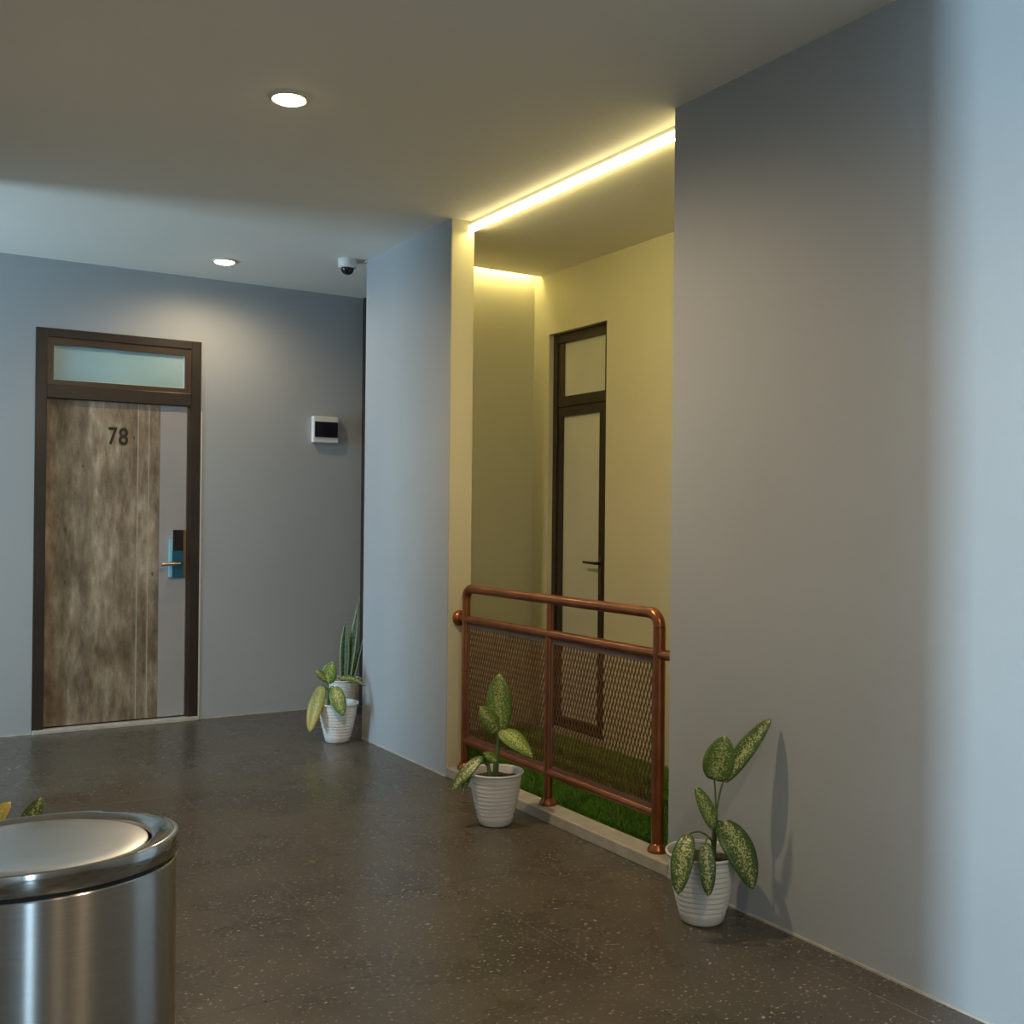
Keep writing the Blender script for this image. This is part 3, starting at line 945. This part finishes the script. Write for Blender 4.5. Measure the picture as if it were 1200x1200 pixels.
# far plant at the end of the pier
p3 = thing('potted_dieffenbachia', 'yellowing dieffenbachia in a white pot at the pier corner', 'plant', (2.538, 6.143, 0), 'dieffenbachia pots')
pot_parts(p3)
stem(p3, [(2.484, 6.160, 0.205), (2.483, 6.165, 0.29), (2.480, 6.168, 0.372)], 0.010, 0.006)
tp = (2.480, 6.168, 0.366)
leaf_mesh(p3, (2.433, 6.140, 0.352), (2.343, 6.112, 0.081), 0.098, TC + ZV * 0.25 - RV * 0.25, 'leaf_yellow', 0.14, 0.2, prof=0.8, petiole_from=(2.482, 6.166, 0.31))
leaf_mesh(p3, (2.480, 6.071, 0.352), (2.509, 5.986, 0.188), 0.094, TC + ZV * 0.4 + RV * 0.1, 'leaf_light', 0.2, 0.2, prof=0.8, petiole_from=(2.483, 6.165, 0.30))
leaf_mesh(p3, (2.468, 6.151, 0.367), (2.490, 6.120, 0.502), 0.100, TC + ZV * 0.3, 'leaf_light', 0.10, 0.2, prof=0.75, petiole_from=tp)
leaf_mesh(p3, (2.462, 6.150, 0.382), (2.395, 6.163, 0.450), 0.046, TC + ZV * 0.6, 'leaf_light', 0.15, 0.25, petiole_from=tp)
leaf_mesh(p3, (2.530, 6.113, 0.398), (2.672, 6.020, 0.350), 0.062, TC * 0.5 + ZV, 'leaf', 0.28, 0.2, petiole_from=tp)

# snake plant behind it
sp = thing('potted_snake_plant', 'upright snake plant in a white pot in the far corner', 'plant', (2.938, 7.010, 0))
pot_parts(sp)
for b, tpp, wd, fc in (((2.937, 7.005, 0.20), (2.939, 6.985, 0.660), 0.080, TC), ((2.963, 6.989, 0.20), (3.020, 6.955, 0.765), 0.072, TC * 0.8 - RV * 0.4), ((2.985, 6.970, 0.20), (3.055, 6.935, 0.540), 0.040, TC * 0.6 - RV * 0.6), ((2.990, 7.00, 0.20), (3.036, 6.965, 0.860), 0.058, TC * 0.8 - RV * 0.4)):
    leaf_mesh(sp, b, tpp, wd, fc, 'snake', 0.02, 0.4, blade=True)

# plant hidden behind the bin
p4 = thing('potted_dieffenbachia', 'leafy dieffenbachia mostly hidden behind the steel bin', 'plant', (0.24, 2.95, 0), 'dieffenbachia pots')
pot_parts(p4)
stem(p4, [(0.24, 2.95, 0.205), (0.245, 2.95, 0.35), (0.25, 2.945, 0.50)], 0.011, 0.006)
tq = (0.25, 2.945, 0.495)
leaf_mesh(p4, (0.25, 2.95, 0.575), (0.338, 2.98, 0.664), 0.060, TC + ZV * 0.8, 'leaf_yellow', 0.12, 0.25, petiole_from=tq)
leaf_mesh(p4, (0.345, 2.94, 0.52), (0.411, 2.99, 0.664), 0.075, TC + ZV * 0.3 - RV * 0.2, 'leaf', 0.05, 0.25, petiole_from=tq)
leaf_mesh(p4, (0.20, 2.92, 0.55), (0.13, 2.86, 0.68), 0.075, TC + ZV * 0.3, 'leaf', 0.08, 0.25, petiole_from=tq)
leaf_mesh(p4, (0.30, 2.90, 0.40), (0.36, 2.82, 0.28), 0.08, TC + ZV * 0.5 + RV * 0.3, 'leaf', 0.2, 0.25, petiole_from=(0.245, 2.95, 0.34))
leaf_mesh(p4, (0.18, 3.00, 0.42), (0.13, 3.08, 0.32), 0.08, ZV + Vector((-0.3, 0.5, 0)), 'leaf', 0.2, 0.25, petiole_from=(0.245, 2.95, 0.36))

# ------------------------------------------------------------------ steel bin
bn = thing('trash_bin', 'oval brushed steel bin with a swivel lid at the front left', 'bin', (0.302, 2.188, 0))
A, B_ = 0.255, 0.195
def ell(name, prof, m, parent, cap0=False, cap1=False, seg=128, ky=1.0):
    bm = bmesh.new()
    rings = []
    for d, z in prof:          # d = inset from the outer ellipse
        rings.append([bm.verts.new(((A - d) * math.cos(2 * math.pi * k / seg), (B_ - d * ky) * math.sin(2 * math.pi * k / seg), z)) for k in range(seg)])
    for a, b in zip(rings, rings[1:]):
        for k in range(seg):
            bm.faces.new((a[k], a[(k + 1) % seg], b[(k + 1) % seg], b[k]))
    if cap0:
        bm.faces.new(rings[0][::-1])
    if cap1:
        bm.faces.new(rings[-1])
    return obj(name, bm, m, parent, True)
ell('foot_ring', [(0.004, 0.0), (0.002, 0.004), (0.002, 0.024), (0.006, 0.028)], 'gasket', bn, True, True)
ell('body', [(0.006, 0.028), (0.004, 0.030), (0.004, 0.728), (0.006, 0.7305), (0.014, 0.7305)], 'steel', bn)
ell('gasket', [(0.012, 0.729), (0.010, 0.731), (0.010, 0.741), (0.014, 0.743)], 'gasket', bn)
ell('lid_ring', [(0.012, 0.7405), (0.002, 0.7405), (0.0, 0.743), (0.0, 0.775), (0.0015, 0.7785), (0.005, 0.780), (0.020, 0.7785), (0.046, 0.7735), (0.052, 0.771), (0.055, 0.766), (0.055, 0.750)], 'steel_rim', bn, ky=0.62)
ld = ell('swivel_lid', [(0.060, -0.010), (0.059, 0.0), (0.061, 0.0025), (0.068, 0.0035), (0.10, 0.0045), (0.15, 0.0055), (0.185, 0.006)], 'steel_lid', bn, False, True, ky=0.62)
ld.location = (0, 0, 0.7705)
ld.rotation_euler = (math.radians(1.3), math.radians(1.0), 0)
ell('inner_liner', [(0.055, 0.752), (0.058, 0.745), (0.058, 0.70)], 'gasket', bn, False, True, ky=0.62)
